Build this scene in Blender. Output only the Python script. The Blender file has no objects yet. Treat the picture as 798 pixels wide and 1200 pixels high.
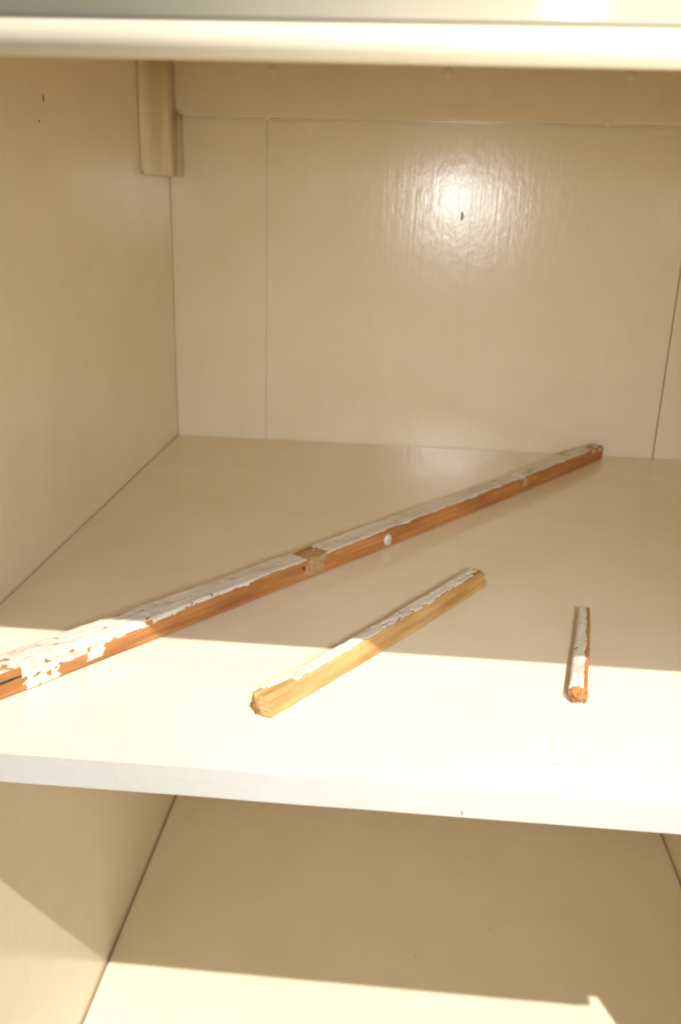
import bpy, bmesh, math, random
from mathutils import Vector, Matrix, noise
R = math.radians
sc = bpy.context.scene
col = sc.collection

# ---------------------------------------------------------------- camera
CAM = Vector((0.2091, -0.7830, 0.2054))
yaw, pitch, roll = 0.0720, 0.3340, 0.0319
fwd = Vector((-math.sin(yaw)*math.cos(pitch), math.cos(yaw)*math.cos(pitch), -math.sin(pitch)))
rgt = Vector((math.cos(yaw), math.sin(yaw), 0)); upv = rgt.cross(fwd)
r2 = rgt*math.cos(roll) + upv*math.sin(roll); u2 = -rgt*math.sin(roll) + upv*math.cos(roll)
cd = bpy.data.cameras.new('camera'); cam = bpy.data.objects.new('camera', cd); col.objects.link(cam)
cam.matrix_world = Matrix(((r2.x, u2.x, -fwd.x, CAM.x), (r2.y, u2.y, -fwd.y, CAM.y), (r2.z, u2.z, -fwd.z, CAM.z), (0, 0, 0, 1)))
cd.sensor_fit = 'VERTICAL'; cd.sensor_height = 23.6; cd.sensor_width = 15.7
cd.lens = 23.6*1036.1/1200
cd.clip_start = 0.01; cd.clip_end = 500
cd.dof.use_dof = True; cd.dof.focus_distance = 0.42; cd.dof.aperture_fstop = 10.5
sc.camera = cam

# ---------------------------------------------------------------- sky, sun, flash, exposure
SUN = Vector((-0.40, 1.0, -1.448)).normalized()          # direction the sunlight travels
elev = math.asin(-SUN.z)
w = bpy.data.worlds.new('World'); sc.world = w; w.use_nodes = True
nt = w.node_tree; bg = nt.nodes['Background']
sky = nt.nodes.new('ShaderNodeTexSky'); sky.sky_type = 'NISHITA'; sky.sun_disc = False
sky.sun_elevation = elev; sky.sun_rotation = math.atan2(-SUN.x, -SUN.y)
nt.links.new(sky.outputs[0], bg.inputs[0]); bg.inputs[1].default_value = 0.075
sl = bpy.data.lights.new('sun', 'SUN'); sl.energy = 3.65; sl.angle = R(0.55); sl.color = (1.0, 0.98, 0.955)
so = bpy.data.objects.new('sun', sl); col.objects.link(so)
so.rotation_euler = SUN.to_track_quat('-Z', 'Y').to_euler(); so.location = (1, -2, 3)
# the camera's own pop-up flash: its mirror image shows in the gloss paint of the back boards
fl = bpy.data.lights.new('camera_flash', 'AREA'); fl.shape = 'RECTANGLE'; fl.size = 0.022; fl.size_y = 0.05
fl.energy = 0.26; fl.color = (0.97, 0.985, 0.99); fl.spread = R(73)
fo = bpy.data.objects.new('camera_flash', fl); col.objects.link(fo)
fo.location = CAM - fwd*.03 + Vector((0.072, 0.0, 0.002)); fo.rotation_euler = fwd.to_track_quat('-Z', 'Y').to_euler()
sc.render.engine = 'CYCLES'
vs = sc.view_settings; vs.view_transform = 'Standard'; vs.look = 'None'; vs.exposure = 0.31; vs.gamma = 1.0; vs.use_curve_mapping = False
try: sc.cycles.max_bounces = 16; sc.cycles.diffuse_bounces = 10; sc.cycles.pixel_filter_type = 'BLACKMAN_HARRIS'; sc.cycles.filter_width = 2.2
except Exception: pass

# ---------------------------------------------------------------- materials
def mat(name):
    m = bpy.data.materials.new(name); m.use_nodes = True
    return m, m.node_tree, m.node_tree.nodes['Principled BSDF']
def nd(t, kind, **kw):
    n = t.nodes.new(kind)
    for k, v in kw.items(): setattr(n, k, v)
    return n
def mapped_noise(t, scale, nscale, detail=3, rough=.55, coord='Object', dist=0.0):
    tc = nd(t, 'ShaderNodeTexCoord'); mp = nd(t, 'ShaderNodeMapping'); mp.inputs['Scale'].default_value = scale
    n = nd(t, 'ShaderNodeTexNoise'); n.inputs['Scale'].default_value = nscale; n.inputs['Detail'].default_value = detail
    n.inputs['Roughness'].default_value = rough; n.inputs['Distortion'].default_value = dist
    t.links.new(tc.outputs[coord], mp.inputs[0]); t.links.new(mp.outputs[0], n.inputs['Vector'])
    return n
def ramp(t, src, stops):
    r = nd(t, 'ShaderNodeValToRGB'); e = r.color_ramp.elements
    while len(e) < len(stops): e.new(0.5)
    for i, (p, c) in enumerate(stops): e[i].position = p; e[i].color = (*c, 1)
    t.links.new(src, r.inputs[0]); return r
def paint(name, c, stroke, rough=.24, streak=.12, c2=None, rip=0):
    """gloss oil paint laid on with a brush; stroke = axis the brush ran along"""
    m, t, b = mat(name)
    s = [420, 420, 420]; s['xyz'.index(stroke)] = 11
    st = mapped_noise(t, s, 1.0, 4, .6)
    big = mapped_noise(t, (1, 1, 1), 14, 4, .6)
    c2 = c2 or tuple(v*f for v, f in zip(c, (.955, .94, .90)))
    cr = ramp(t, big.outputs[0], [(.35, c), (.7, c2)])
    spk = mapped_noise(t, (1, 1, 1), 170, 2, .5)                       # scattered grime specks
    sr = ramp(t, spk.outputs[0], [(.735, (0, 0, 0)), (.79, (1, 1, 1))])
    mx = nd(t, 'ShaderNodeMix', data_type='RGBA'); mx.inputs['B'].default_value = (.38, .29, .17, 1)
    ml = nd(t, 'ShaderNodeMath', operation='MULTIPLY'); ml.inputs[1].default_value = .10
    t.links.new(sr.outputs[0], ml.inputs[0]); t.links.new(ml.outputs[0], mx.inputs['Factor']); t.links.new(cr.outputs[0], mx.inputs['A'])
    t.links.new(mx.outputs['Result'], b.inputs['Base Color'])
    rr = nd(t, 'ShaderNodeMapRange'); rr.inputs['To Min'].default_value = rough-.06; rr.inputs['To Max'].default_value = rough+.1
    t.links.new(big.outputs[0], rr.inputs['Value']); t.links.new(rr.outputs[0], b.inputs['Roughness'])
    smu = mapped_noise(t, (1, 1, 1), 9, 5, .7, dist=.6)                # old yellowed smears and handling marks
    sm = ramp(t, smu.outputs[0], [(.55, (1, 1, 1)), (.75, (.965, .95, .925))])
    mm = nd(t, 'ShaderNodeMix', data_type='RGBA', blend_type='MULTIPLY'); mm.inputs['Factor'].default_value = 1.0
    t.links.new(mx.outputs['Result'], mm.inputs['A']); t.links.new(sm.outputs[0], mm.inputs['B'])
    bs = ramp(t, st.outputs[0], [(.32, (.985, .982, .976)), (.55, (1, 1, 1))])   # thin and thick brush lines
    m2 = nd(t, 'ShaderNodeMix', data_type='RGBA', blend_type='MULTIPLY'); m2.inputs['Factor'].default_value = 1.0
    t.links.new(mm.outputs['Result'], m2.inputs['A']); t.links.new(bs.outputs[0], m2.inputs['B']); t.links.new(m2.outputs['Result'], b.inputs['Base Color'])
    wav = mapped_noise(t, (1, 1, 1), 38, 3, .5)
    b1 = nd(t, 'ShaderNodeBump'); b1.inputs['Strength'].default_value = streak; b1.inputs['Distance'].default_value = .0006
    b2 = nd(t, 'ShaderNodeBump'); b2.inputs['Strength'].default_value = .16; b2.inputs['Distance'].default_value = .0010
    t.links.new(wav.outputs[0], b2.inputs['Height']); t.links.new(st.outputs[0], b1.inputs['Height'])
    t.links.new(b2.outputs[0], b1.inputs['Normal']); t.links.new(b1.outputs[0], b.inputs['Normal'])
    if rip:
        fi = mapped_noise(t, (1, 1, .55), 210, 3, .6)
        b3 = nd(t, 'ShaderNodeBump'); b3.inputs['Strength'].default_value = rip; b3.inputs['Distance'].default_value = .0006
        t.links.new(fi.outputs[0], b3.inputs['Height']); t.links.new(b1.outputs[0], b3.inputs['Normal']); t.links.new(b3.outputs[0], b.inputs['Normal'])
    b.inputs['IOR'].default_value = 1.5
    return m
CREAM = (.868, .781, .592)
M_back = paint('cream gloss paint, brushed upright', CREAM, 'z', .18, .14, rip=.20)
M_side = paint('cream gloss paint on the sides', CREAM, 'z', .12, .16, rip=.16)
M_shelf = paint('cream gloss paint on the shelves', CREAM, 'x', .10, .12)
M_top = paint('cream gloss paint on the top moulding', (.86, .77, .57), 'x', .09, .05)
M_edge = paint('greyer colour on the shelf edge', (.60, .57, .51), 'x', .32, .12, rip=.35)  # front face has its own colour, greyer and less yellow than CREAM
def plain(name, c, rough=.7):
    m, t, b = mat(name); n = mapped_noise(t, (1, 1, 1), 600, 3)
    r = ramp(t, n.outputs[0], [(.3, tuple(v*.65 for v in c)), (.7, tuple(min(1, v*1.2) for v in c))])
    t.links.new(r.outputs[0], b.inputs['Base Color']); b.inputs['Roughness'].default_value = rough
    return m
def wood(name, dark, mid, light, fib=1.0):
    m, t, b = mat(name)
    g = mapped_noise(t, (9, 420, 420), 1.0, 5, .65, dist=.4)
    big = mapped_noise(t, (22, 120, 120), 1.0, 3, .6)
    cr = ramp(t, g.outputs[0], [(.28, dark), (.5, mid), (.74, light)])
    st = ramp(t, big.outputs[0], [(.40, (1, 1, 1)), (.72, (.62, .5, .42))])
    mx = nd(t, 'ShaderNodeMix', data_type='RGBA', blend_type='MULTIPLY'); mx.inputs['Factor'].default_value = .8
    t.links.new(cr.outputs[0], mx.inputs['A']); t.links.new(st.outputs[0], mx.inputs['B']); t.links.new(mx.outputs['Result'], b.inputs['Base Color'])
    b.inputs['Roughness'].default_value = .62
    bp = nd(t, 'ShaderNodeBump'); bp.inputs['Strength'].default_value = .5*fib; bp.inputs['Distance'].default_value = .0008
    t.links.new(g.outputs[0], bp.inputs['Height']); t.links.new(bp.outputs[0], b.inputs['Normal'])
    return m
M_wood = wood('old reddish pine', (.34, .13, .036), (.51, .215, .060), (.63, .305, .098))
M_pale = wood('fresh split pine', (.43, .225, .075), (.60, .35, .125), (.72, .46, .19))
M_bounce = wood('pine tone for warm bounce', (.62, .46, .19), (.74, .57, .26), (.80, .63, .32))  # never in view; tone chosen to bounce warm light onto the cleat
M_dark = plain('dark gap', (.05, .032, .018), .9)
M_glue = plain('dry tan filler', (.30, .18, .08), .8)
M_fill = plain('pale dry filler', (.50, .31, .14), .8)
M_splint = wood('raw splinter', (.30, .12, .04), (.50, .24, .085), (.66, .38, .17))
def flaking():
    m, t, b = mat('flaking off-white paint')
    n = mapped_noise(t, (55, 130, 130), 1.0, 5, .65)
    r = ramp(t, n.outputs[0], [(.30, (.50, .43, .33)), (.44, (.72, .66, .545)), (.75, (.78, .73, .62))])
    t.links.new(r.outputs[0], b.inputs['Base Color']); b.inputs['Roughness'].default_value = .55
    bp = nd(t, 'ShaderNodeBump'); bp.inputs['Strength'].default_value = .35; bp.inputs['Distance'].default_value = .0008
    t.links.new(n.outputs[0], bp.inputs['Height']); t.links.new(bp.outputs[0], b.inputs['Normal'])
    return m
M_flake = flaking()
M_white = plain('chalk white paint drop', (.66, .62, .54), .5)
M_ground = plain('pale paving', (.34, .27, .18), .9)

# ---------------------------------------------------------------- helpers
def link(name, me, m, parent=None, smooth=False):
    o = bpy.data.objects.new(name, me); col.objects.link(o)
    if m is not None: me.materials.append(m)
    if parent is not None: o.parent = parent
    if smooth:
        for p in me.polygons: p.use_smooth = True
    return o
def from_bm(name, bm, m, parent=None, smooth=False):
    bmesh.ops.recalc_face_normals(bm, faces=bm.faces)
    me = bpy.data.meshes.new(name); bm.to_mesh(me); bm.free()
    return link(name, me, m, parent, smooth)
def board(name, lo, hi, m, parent, bev=.0008, seg=2):
    bm = bmesh.new(); bmesh.ops.create_cube(bm, size=1)
    for v in bm.verts:
        v.co = Vector([lo[i] + (v.co[i]+.5)*(hi[i]-lo[i]) for i in range(3)])
    if bev: bmesh.ops.bevel(bm, geom=list(bm.edges), offset=bev, segments=seg, affect='EDGES', profile=.6)
    return from_bm(name, bm, m, parent)
def empty(name, loc=(0, 0, 0), rz=0):
    o = bpy.data.objects.new(name, None); o.location = loc; o.rotation_euler = (0, 0, rz); o.empty_display_size = .02
    col.objects.link(o); return o
def tag(o, label, cat, group=None):
    o['label'] = label; o['category'] = cat
    if group: o['group'] = group
def extrude_x(name, prof, x0, x1, m, parent, smooth=True, n=1):
    """closed (y, z) outline pulled along x"""
    bm = bmesh.new(); rings = []
    for k in range(n+1):
        x = x0 + (x1-x0)*k/n; rings.append([bm.verts.new((x, y, z)) for y, z in prof])
    L = len(prof)
    for a, b in zip(rings, rings[1:]):
        for i in range(L): bm.faces.new((a[i], a[(i+1) % L], b[(i+1) % L], b[i]))
    bm.faces.new(rings[0]); bm.faces.new(rings[-1][::-1])
    return from_bm(name, bm, m, parent, smooth)
def blob(name, c, r, m, parent, seed=0, sub=2, lump=.25):
    bm = bmesh.new(); bmesh.ops.create_icosphere(bm, subdivisions=sub, radius=1)
    for v in bm.verts:
        k = 1 + lump*noise.noise(v.co*1.7 + Vector((seed*3.1, seed, 0)))
        v.co = Vector([c[i] + v.co[i]*r[i]*k for i in range(3)])
    return from_bm(name, bm, m, parent, True)

# ---------------------------------------------------------------- the cupboard
W, D, T = 0.477, 0.50, 0.0131
ZL, ZTOP, ZG = -0.3588, 0.335, -0.50
JX1, JXM, JX2 = 0.082, 0.2532, 0.4299
gd = bmesh.new(); bmesh.ops.create_grid(gd, x_segments=1, y_segments=1, size=150)
for v in gd.verts: v.co.z = ZG
g = from_bm('ground', gd, M_ground); g['kind'] = 'structure'

cup = empty('cupboard', (0, 0, 0)); tag(cup, 'cream gloss painted wooden cupboard with a middle shelf and boarded back', 'cupboard')
sl_ = board('side_panel', (-.020, -D, ZG+.001), (-.0002, .018, ZTOP), M_side, cup, .0015)
sr_ = board('side_panel', (W+.0002, -D, ZG+.001), (W+.020, .018, ZTOP), M_side, cup, .0015)
back = empty('back_panel'); back.parent = cup
G = .00012
board('plank', (.0, -.0007, ZG+.002), (JX1-G, .016, ZTOP-.001), M_back, back, .0006)
board('plank', (JX1+G, 0, ZG+.002), (JXM-.00001, .016, ZTOP-.001), M_back, back, .00013)
board('plank', (JXM+.00001, .00005, ZG+.002), (JX2-.0005, .016, ZTOP-.001), M_back, back, .00013)
board('plank', (JX2+.0005, -.0004, ZG+.002), (W, .016, ZTOP-.001), M_back, back, .0009)
board('backing_strip', (.001, .0165, ZG+.003), (W-.001, .022, ZTOP-.002), M_dark, back, 0)
# middle shelf: its front right corner is notched
def shelf_mesh(name, z1, th, yf, x0, x1, yb, notch, m):
    bm = bmesh.new()
    nx = 40
    outl = [(x0, yb), (x0, yf)]
    outl += [(x0 + (x1-notch[0]-x0)*k/nx, yf + .00035*noise.noise(Vector((k*.31, z1*9, 0)))) for k in range(1, nx)]
    outl += [(x1-notch[0], yf), (x1-notch[0], yf+notch[1]), (x1, yf+notch[1]), (x1, yb)] if notch[0] else [(x1, yf), (x1, yb)]
    lo = [bm.verts.new((x, y, z1-th)) for x, y in outl]; hi = [bm.verts.new((x, y, z1)) for x, y in outl]
    n = len(outl)
    for i in range(n): bm.faces.new((lo[i], lo[(i+1) % n], hi[(i+1) % n], hi[i]))
    bm.faces.new(lo[::-1]); bm.faces.new(hi)
    ed = [e for e in bm.edges if all(v.co.y < yf+.001 for v in e.verts) and abs(e.verts[0].co.z-e.verts[1].co.z) < 1e-6]
    bmesh.ops.bevel(bm, geom=ed, offset=.0024, segments=4, affect='EDGES', profile=.5)
    return from_bm(name, bm, m, cup)
shelf_mesh('shelf', 0.0, T, -D, .0009, W-.0006, -.0012, (.0090, .0093), M_shelf)
sh = bpy.data.objects['shelf']; sh.data.materials.append(M_edge)
for p in sh.data.polygons:
    if p.normal.y < -.5: p.material_index = 1
shelf_mesh('bottom_board', ZL, .018, -D, .0016, W-.0016, -.0015, (0, 0), M_shelf)
# top: half-round bead under a shaded cove and an overhanging counter board
prof = [(-.540, ZTOP-.03), (-.540, .2392)]
yb_, zb_, rb_ = -.5579, .2404, .0043
for k in range(15):
    a = R(-110) + R(205)*k/14
    prof.append((yb_ - rb_*math.cos(a), zb_ + rb_*math.sin(a)))
prof += [(-.5552, .2452), (-.5545, .2460)]
for a in (0, .012, .03, .05, .08, .12, .2, .35, .5, .65, .8, .9, 1.0):
    prof.append((-.5545 - .0078*a - .0340*a**4, .2460 + .050*a))
prof += [(-.5975, .2995), (-.5975, ZTOP-.03)]
extrude_x('front_moulding', prof, -.020, W+.020, M_top, cup, True)
board('front_rail', (-.020, -.5395, .2478), (W+.020, -D-.0003, ZTOP-.001), M_side, cup, .001)
board('top_board', (-.028, -.605, ZTOP-.0295+.03), (W+.028, .024, ZTOP+.020), M_top, cup, .003)
board('moulding_block', (-.020, -.5970, ZTOP-.0298), (W+.020, -.5400, ZTOP), M_top, cup, .0005)
board('unseen_bounce_board', (.0, -.4995, ZTOP-.011), (W, -.0011, ZTOP-.0005), M_bounce, cup, .0005)  # added unseen board, tints the light bounced down to the cleat
board('unseen_bounce_facing', (.0005, -D, .2490), (W-.0005, -D+.008, ZTOP-.0115), M_bounce, cup, .0005)  # added unseen facing behind the front rail, same warm bounce
# cleat along the top of the back, its lower left corner rounded off
bm = bmesh.new(); pts = [(.0104, .3235), (.0104, .2790)]
for k in range(6):
    a = R(180) + R(90)*k/5; pts.append((.0186 + .0082*math.cos(a), .2782 + .0086*math.sin(a)))
pts += [(W-.001, .2716), (W-.001, .3235)]
f0 = [bm.verts.new((x, -.022, z)) for x, z in pts]; f1 = [bm.verts.new((x, -.0011, z)) for x, z in pts]
for i in range(len(pts)): bm.faces.new((f0[i], f0[(i+1) % len(pts)], f1[(i+1) % len(pts)], f1[i]))
fr = bm.faces.new(f0); bm.faces.new(f1[::-1])
bmesh.ops.bevel(bm, geom=list(fr.edges), offset=.0022, segments=3, affect='EDGES')
cleat = from_bm('cleat', bm, M_side, cup)
for i, (x, z, s) in enumerate([(.085, .2702, 1.0), (.352, .2716, 1.0), (.213, .2709, .6), (.090, .3030, 1.7), (.2265, .3042, 1.7), (.3655, .3050, 1.8)]):
    blob('paint_drip', (x, -.0218, z), (.0026*s, .0006*s, .0024*s), M_side, cleat, i)
# upright corner batten with a rounded front
bm = bmesh.new(); pr = [(-.0001, 0)]
for k in range(13):
    a = R(90)*k/12; pr.append((.0120*math.sin(a)**.85 - .0001, -.012 - .072*math.cos(a)))
pr += [(.0119, 0)]
lo = [bm.verts.new((x+.0001, y-.0009, .2232)) for x, y in pr]; hi = [bm.verts.new((x+.0001, y-.0009, .3235)) for x, y in pr]
for i in range(len(pr)): bm.faces.new((lo[i], lo[(i+1) % len(pr)], hi[(i+1) % len(pr)], hi[i]))
bl = bm.faces.new(lo[::-1]); bm.faces.new(hi)
bmesh.ops.bevel(bm, geom=[e for e in bl.edges], offset=.0018, segments=3, affect='EDGES')
from_bm('corner_batten', bm, M_side, cup, True)
# small wounds in the paint
blob('nail_hole', (0.0, -.262, .2560), (.0002, .0007, .0019), M_glue, sl_, 1, 2, .5)
blob('nail_hole', (0.0, -.270, .2440), (.0002, .0008, .0005), M_glue, sl_, 2, 2, .5)
blob('knot_crack', (.2460, 0.0, .1995), (.0011, .0003, .0036), M_fill, back, 3, 2, .6)
blob('edge_nick', (.2385, -.5, -.0110), (.0002, .0004, .0013), M_glue, sh, 4, 2, .4)

# ---------------------------------------------------------------- broken sticks
def fb(x, y=0, z=0, o=3):
    return noise.fractal(Vector((x, y, z)), 1.0, 2.0, o)
def make_stick(name, label, a, b, h, wd, mwood, mask, seed, bow=0, ds=.0005, topskew=0, rnd=.0012, jag=(.004, .004), taper=0.0, dw=1.0, dents=()):
    """a, b: front foot line on the shelf; body is a grid (s along, v around) with jagged ends, paint a raised shell"""
    a = Vector(a); b = Vector(b); L = (b-a).length; ang = math.atan2(b.y-a.y, b.x-a.x)
    root = empty(name, (a.x, a.y, 0), ang); tag(root, label, 'stick', 'broken pieces of wooden strip on the shelf')
    # profile corners in (across, up): front bottom, front top, back top, back bottom; across grows to the back
    cor = [(0, 0), (topskew, h), (wd, h*.985), (wd, 0)]
    prof = []; kinds = []
    dv = ds*1.0
    for e in range(4):
        p, q = Vector(cor[e]), Vector(cor[(e+1) % 4]); l = (q-p).length; n = max(3, int(l/dv))
        if e == 3: n = 4
        for k in range(n):
            prof.append(p + (q-p)*(k/n)); kinds.append(e)
    cx, cz = wd/2, h/2
    def rounded(pt):
        x, z = pt.x, pt.y
        # round the corners by pulling points onto an arc
        for (qx, qz), (sx, sz) in zip(cor, ((1, 1), (1, -1), (-1, -1), (-1, 1))):
            ox, oz = qx+sx*rnd, qz+sz*rnd
            if (x-ox)*sx < 0 and (z-oz)*sz < 0:
                d = Vector((x-ox, z-oz)); d = d.normalized()*rnd if d.length > rnd else d
                return Vector((ox, oz)) + d
        return Vector((x, z))
    prof = [rounded(p) for p in prof]; NV = len(prof)
    # arc position of every profile point; 0 at the front foot
    vpos = [0.0]
    for i in range(1, NV): vpos.append(vpos[-1] + (prof[i]-prof[i-1]).length)
    nrm = []
    for i in range(NV):
        t = prof[(i+1) % NV] - prof[i-1]; n = Vector((-t.y, t.x)); n.normalize()
        if n.dot(prof[i]-Vector((cx, cz))) < 0: n = -n
        nrm.append(n)
    dsl = ds*1.4; NS = int(L/dsl)
    def point(s, i, off=0.0, core=0.0):
        p = prof[i]; n = nrm[i]
        d = .00035*fb(s*38, vpos[i]*420, seed) + .0006*fb(s*9, vpos[i]*60, seed+7)
        for (s0, ln, v0, v1, dp) in dents:
            if abs(s-s0) < ln and v0 < vpos[i] < v1: d -= dp*(1-((s-s0)/ln)**2)
        q = p + n*(d*dw+off)
        if core: q = q.lerp(Vector((cx, cz)), core)
        bend = bow*math.sin(math.pi*max(0, min(1, s/L)))
        z = q.y
        k = 1 - taper*max(0, min(1, s/L))
        return Vector((s, q.x*k+bend, max(z, .0001) + .00015))
    def ends(i):
        v = prof[i]
        j0 = jag[0]*(.75+.9*fb(v.x*750+seed, v.y*750, 1.3)); j1 = jag[1]*(.75+.9*fb(v.x*420, v.y*750+seed, 5.3))
        return max(0, j0), L-max(0, j1)
    E0 = [ends(i) for i in range(NV)]
    bm = bmesh.new(); rings = []
    for k in range(NS+1):
        f = k/NS; ring = []
        for i in range(NV):
            s0, s1 = E0[i]; s = min(max(f*L, s0), s1)
            ring.append(bm.verts.new(point(s, i)))
        rings.append(ring)
    for r0, r1 in zip(rings, rings[1:]):
        for i in range(NV):
            j = (i+1) % NV
            bm.faces.new((r0[i], r0[j], r1[j], r1[i]))
    for ring, sgn, sE in ((rings[0], 1, 0), (rings[-1], -1, 1)):   # splintered end grain
        prev = ring
        for c in (.12, .3, .5, .7, .88):
            new = []
            for i in range(NV):
                v = prof[i].lerp(Vector((cx, cz)), c)
                dd = jag[sE]*(.75*(1-c)**1.5 + .9*fb(v.x*750+(seed if sE == 0 else 0), v.y*750+(seed if sE else 0), 1.3 if sE == 0 else 5.3)*(1-c*.5)*(1 if c < .2 else .55))
                s = dd if sE == 0 else L-dd
                new.append(bm.verts.new(point(s, i, 0, c)))
            for i in range(NV):
                j = (i+1) % NV; bm.faces.new((prev[i], prev[j], new[j], new[i]))
            prev = new
        bm.faces.new(prev)
    bmesh.ops.remove_doubles(bm, verts=bm.verts, dist=1e-6)
    body = from_bm('wood_core', bm, mwood, root, True)
    # paint shell
    TH = .00042
    bm = bmesh.new(); cache = {}
    keep = set()
    for k in range(NS):
        s = (k+.5)/NS*L
        for i in range(NV):
            if kinds[i] == 3: continue
            s0, s1 = E0[i]
            if s < s0+.0006 or s > s1-.0006: continue
            if mask(s, vpos[i], L): keep.add((k, i))
    def vert(k, i, top):
        key = (k, i % NV, top)
        if key not in cache:
            s = k/NS*L
            cache[key] = bm.verts.new(point(s, i % NV, (TH*(1+.5*fb(s*200, vpos[i % NV]*200, 3))) if top else -.0003))
        return cache[key]
    for (k, i) in keep:
        bm.faces.new((vert(k, i, 1), vert(k, i+1, 1), vert(k+1, i+1, 1), vert(k+1, i, 1)))
        for (dk, di, e0, e1) in ((-1, 0, (k, i), (k, i+1)), (1, 0, (k+1, i), (k+1, i+1)), (0, -1, (k, i), (k+1, i)), (0, 1, (k, i+1), (k+1, i+1))):
            if (k+dk, i+di) not in keep:
                bm.faces.new((vert(*e0, 1), vert(*e1, 1), vert(*e1, 0), vert(*e0, 0)))
    from_bm('paint_layer', bm, M_flake, root, True)
    return root, point, prof, vpos, L, nrm, kinds

def splinters(root, pts, seed, n, m=None):
    rng = random.Random(seed)
    for k in range(n):
        p = Vector(pts[k % len(pts)]); ln = rng.uniform(.0008, .0034); r = rng.uniform(.00018, .0004)
        d = Vector((rng.uniform(.5, 1)*(-1 if p.x < .01 else 1), rng.uniform(-.35, .35), rng.uniform(-.2, .45))).normalized()
        bm = bmesh.new(); base = [bm.verts.new(p + Vector((0, math.cos(a)*r, math.sin(a)*r*1.4)) - d*.002) for a in (0, 1.6, 3.1, 4.7)]
        mid = [bm.verts.new(p + d*ln*.5 + Vector((0, math.cos(a)*r*.7, math.sin(a)*r))) for a in (0, 1.6, 3.1, 4.7)]
        tip = bm.verts.new(p + d*ln)
        for i in range(4):
            j = (i+1) % 4; bm.faces.new((base[i], base[j], mid[j], mid[i])); bm.faces.new((mid[i], mid[j], tip))
        bm.faces.new(base)
        from_bm('splinter', bm, m or M_splint, root)

# --- long stick; s is metres from its near left end
H1, W1 = .0124, .0168
A1 = Vector((.0424, -.4641)); B1 = Vector((.3850, -.0095)); u1 = (B1-A1).normalized(); A1 = A1 - u1*.012
def mask1(s, v, L):
    h = H1
    edge = h - .0004 + .0012*fb(s*60, 1.1) + .0005*fb(s*330, 4.4)
    if s < .155: edge -= .0012
    if s < .115: edge -= max(0, (.115-s)*.040) + .0016*fb(s*95, 7.7) + .0008
    # patch of paint over the whole face near the end, and one drip down the face
    if .024 < s + .004*fb(v*300, 3.1) < .040: edge -= .012
    if abs(s - (.0625 - (h-v)*.35)) < .0042 + .0012*fb(v*500, 9.2) and v > .0022: return True
    if abs(s - .052) < .0035 and v > h*.52: return True
    if s < .0235 and v < 2*h: return v > h*.98 and fb(s*200, v*300, 2) > -.15
    if .2005 < s < .2180 + .003*fb(v*300, 8): return v > h+W1*.9 and fb(s*100, v*200) > .1
    if s > L-.024 and v < h+W1*.8: return fb(s*160, v*300, 1.0) > .22 and v > h*.7
    if v < edge: return False
    if s < .16:                                              # flaked holes
        if fb(s*150, v*330, 5.0) > .47: return False
    
    return True
r1, pt1, pf1, vp1, L1, n1, k1 = make_stick('wooden_stick', 'long thin brown wooden stick with flaking white paint lying diagonally across the shelf',
    (A1.x, A1.y), (B1.x, B1.y), H1, W1, M_wood, mask1, 3.3, bow=-.0028, ds=.00055, jag=(.010, .0045), taper=.28,
    dents=((L1_ := .4385, .004, .002, .03, .0016),) )
def surf(pt, prof, vpos, nrm, s, v, off=0.0):
    i = min(range(len(vpos)), key=lambda k: abs(vpos[k]-v)); return pt(s, i, off)
# dried filler across the stick, the small filler notch, the white drop and the crack at the near end
bm = bmesh.new(); rows = []
for k in range(22):
    f = k/21; row = []
    for j in range(34):
        v = .0004 + j/33*(H1+W1*.75)
        s = .2010 + (.0165 + .004*fb(v*250, 2.2))*f + .0045*fb(v*170, 6.6) + .0022*fb(v*700, 1.6) + (.002 if v > H1 else 0)
        i = min(range(len(vp1)), key=lambda q: abs(vp1[q]-v))
        e = min(f, 1-f, j/33, 1-j/33)*9
        row.append(bm.verts.new(pt1(s, i, (.0008 + .0004*fb(s*400, v*400))*min(1, e) - .0003)))
    rows.append(row)
for a_, b_ in zip(rows, rows[1:]):
    for j in range(33): bm.faces.new((a_[j], a_[j+1], b_[j+1], b_[j]))
from_bm('filler_patch', bm, M_fill, r1, True)
c = surf(pt1, pf1, vp1, n1, .4430, H1*.55, .0); blob('filler_lump', c, (.0028, .0009, .0046), M_fill, r1, 5, 3, .5)
c = surf(pt1, pf1, vp1, n1, .4455, H1*1.05, .0); blob('filler_lump', c, (.0040, .0016, .0008), M_white, r1, 6, 3, .5)
c = surf(pt1, pf1, vp1, n1, .2725, H1*.42, .0); blob('paint_drop', c, (.0036, .0016, .0040), M_white, r1, 7, 3, .15)
c = surf(pt1, pf1, vp1, n1, .0175, H1*.60, .0); blob('end_crack', c, (.0090, .00045, .00055), M_dark, r1, 8, 3, .4)
c = surf(pt1, pf1, vp1, n1, .1970, H1*.62, .0); blob('nail_mark', c, (.0009, .0004, .0012), M_dark, r1, 9, 2, .4)
splinters(r1, [(L1-.003, .003, .008), (L1-.003, .006, .010), (L1-.002, .009, .009), (.006, .002, .004), (.006, .005, .008)], 4, 8)

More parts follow.
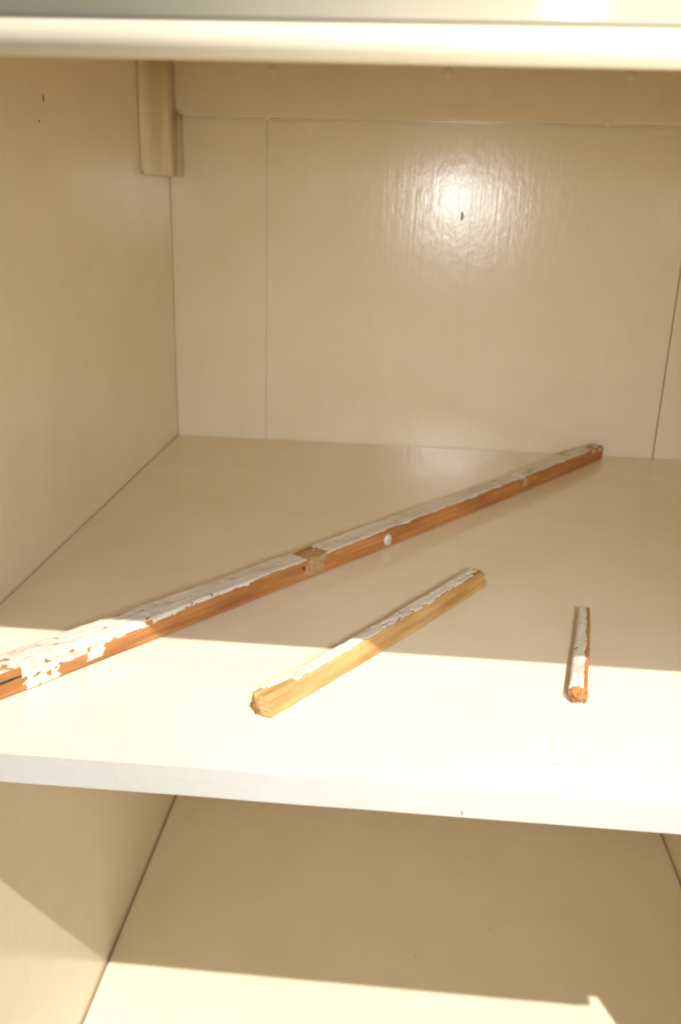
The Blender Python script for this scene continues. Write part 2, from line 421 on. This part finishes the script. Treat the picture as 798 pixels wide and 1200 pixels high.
# --- middle stick
H2, W2 = .0095, .0098
def mask2(s, v, L):
    edge = H2 + .0003 + .0009*fb(s*80, 3.9) + .0004*fb(s*300, 1.4)
    if s < .022: edge += .0042 - s*.09 + .0014
    if s > L-.012: edge += .002
    if v < edge: return False
    if s < .007 or s > L-.004: return False
    if fb(s*210, v*420, 8.0) > (.42 if s < .08 else .36): return False
    return True
r2_, pt2, pf2, vp2, L2, n2, k2 = make_stick('wooden_stick', 'mid-length pale split pine stick with white paint on top, between the other two',
    (.1580, -.4645), (.2612, -.3085), H2, W2, M_pale, mask2, 8.1, bow=-.0012, ds=.0005, topskew=.0022, jag=(.0024, .0034), rnd=.0011, dw=1.25)
splinters(r2_, [(.003, .002, .003), (.003, .004, .006), (.003, .003, .001), (L2-.003, .004, .008), (L2-.003, .006, .006), (L2-.003, .003, .003), (.003, .006, .005), (.003, .007, .003), (.003, .002, .007)], 12, 27)

# --- short stick
H3, W3 = .0066, .0078
def mask3(s, v, L):
    # front face of this frame looks right; paint is on the top and the left face
    edge = H3 + .0008 + .0009*fb(s*120, 2.5)
    if s > L*.62: edge += .0007
    if v < edge: return False
    if s < .0035: return False
    return fb(s*200, v*350, 4.0) < .58
r3_, pt3, pf3, vp3, L3, n3, k3 = make_stick('wooden_stick', 'shortest broken stick at the right, white on top with a raw brown edge',
    (.2950, -.4350), (.3128, -.3430), H3, W3, M_wood, mask3, 5.7, bow=0, ds=.00042, topskew=.0003, jag=(.0040, .003), taper=.26, rnd=.0010, dw=.9)
splinters(r3_, [(.002, .002, .003), (.002, .004, .005), (.002, .006, .003), (.002, .0075, .004), (L3-.002, .002, .005)], 21, 10, M_splint)

# ---------------------------------------------------------------- crumbs of paint and wood dust on the shelves
rng = random.Random(5); bm = bmesh.new()
def crumb(x, y, z, r):
    n = rng.randint(4, 6); a0 = rng.uniform(0, 6.3); hh = r*rng.uniform(.15, .4)
    ring = [bm.verts.new((x + math.cos(a0+6.283*k/n)*r*rng.uniform(.5, 1.2), y + math.sin(a0+6.283*k/n)*r*rng.uniform(.5, 1.2), z+.0001)) for k in range(n)]
    top = [bm.verts.new((v.co.x*.3+x*.7, v.co.y*.3+y*.7, z+hh)) for v in ring]
    for k in range(n): bm.faces.new((ring[k], ring[(k+1) % n], top[(k+1) % n], top[k]))
    bm.faces.new(top); bm.faces.new(ring[::-1])
for k in range(14): crumb(rng.gauss(.283, .006), rng.gauss(-.472, .007), 0, rng.uniform(.0003, .0011))
for k in range(26): crumb(rng.uniform(.10, .36), rng.uniform(-.49, -.30), 0, rng.uniform(.0002, .0006))
for k in range(9): crumb(rng.gauss(.150, .006), rng.gauss(-.468, .006), 0, rng.uniform(.0002, .0006))
for k in range(8): crumb(rng.gauss(.291, .005), rng.gauss(-.440, .004), 0, rng.uniform(.0002, .0006))
for k in range(16): crumb(rng.uniform(.12, .36), rng.uniform(-.27, -.12), ZL, rng.uniform(.0003, .0010))
for k in range(60):
    t_ = rng.random(); off = abs(rng.gauss(0, .012)) + .001
    p_ = A1.lerp(B1, t_) + Vector((u1.y, -u1.x))*off; crumb(p_.x, p_.y, 0, rng.uniform(.00012, .00035))
for k in range(40):
    t_ = rng.random(); p_ = Vector((.1561, -.4634)).lerp(Vector((.2598, -.3077)), t_) + Vector((.83, -.55))*(abs(rng.gauss(0, .008))+.001); crumb(p_.x, p_.y, 0, rng.uniform(.00012, .00035))
cr = from_bm('paint_crumbs', bm, plain('pale crumbs', (.60, .44, .26), .8)); cr['kind'] = 'stuff'; tag(cr, 'tiny tan crumbs of paint and wood scattered on the shelves', 'crumbs')
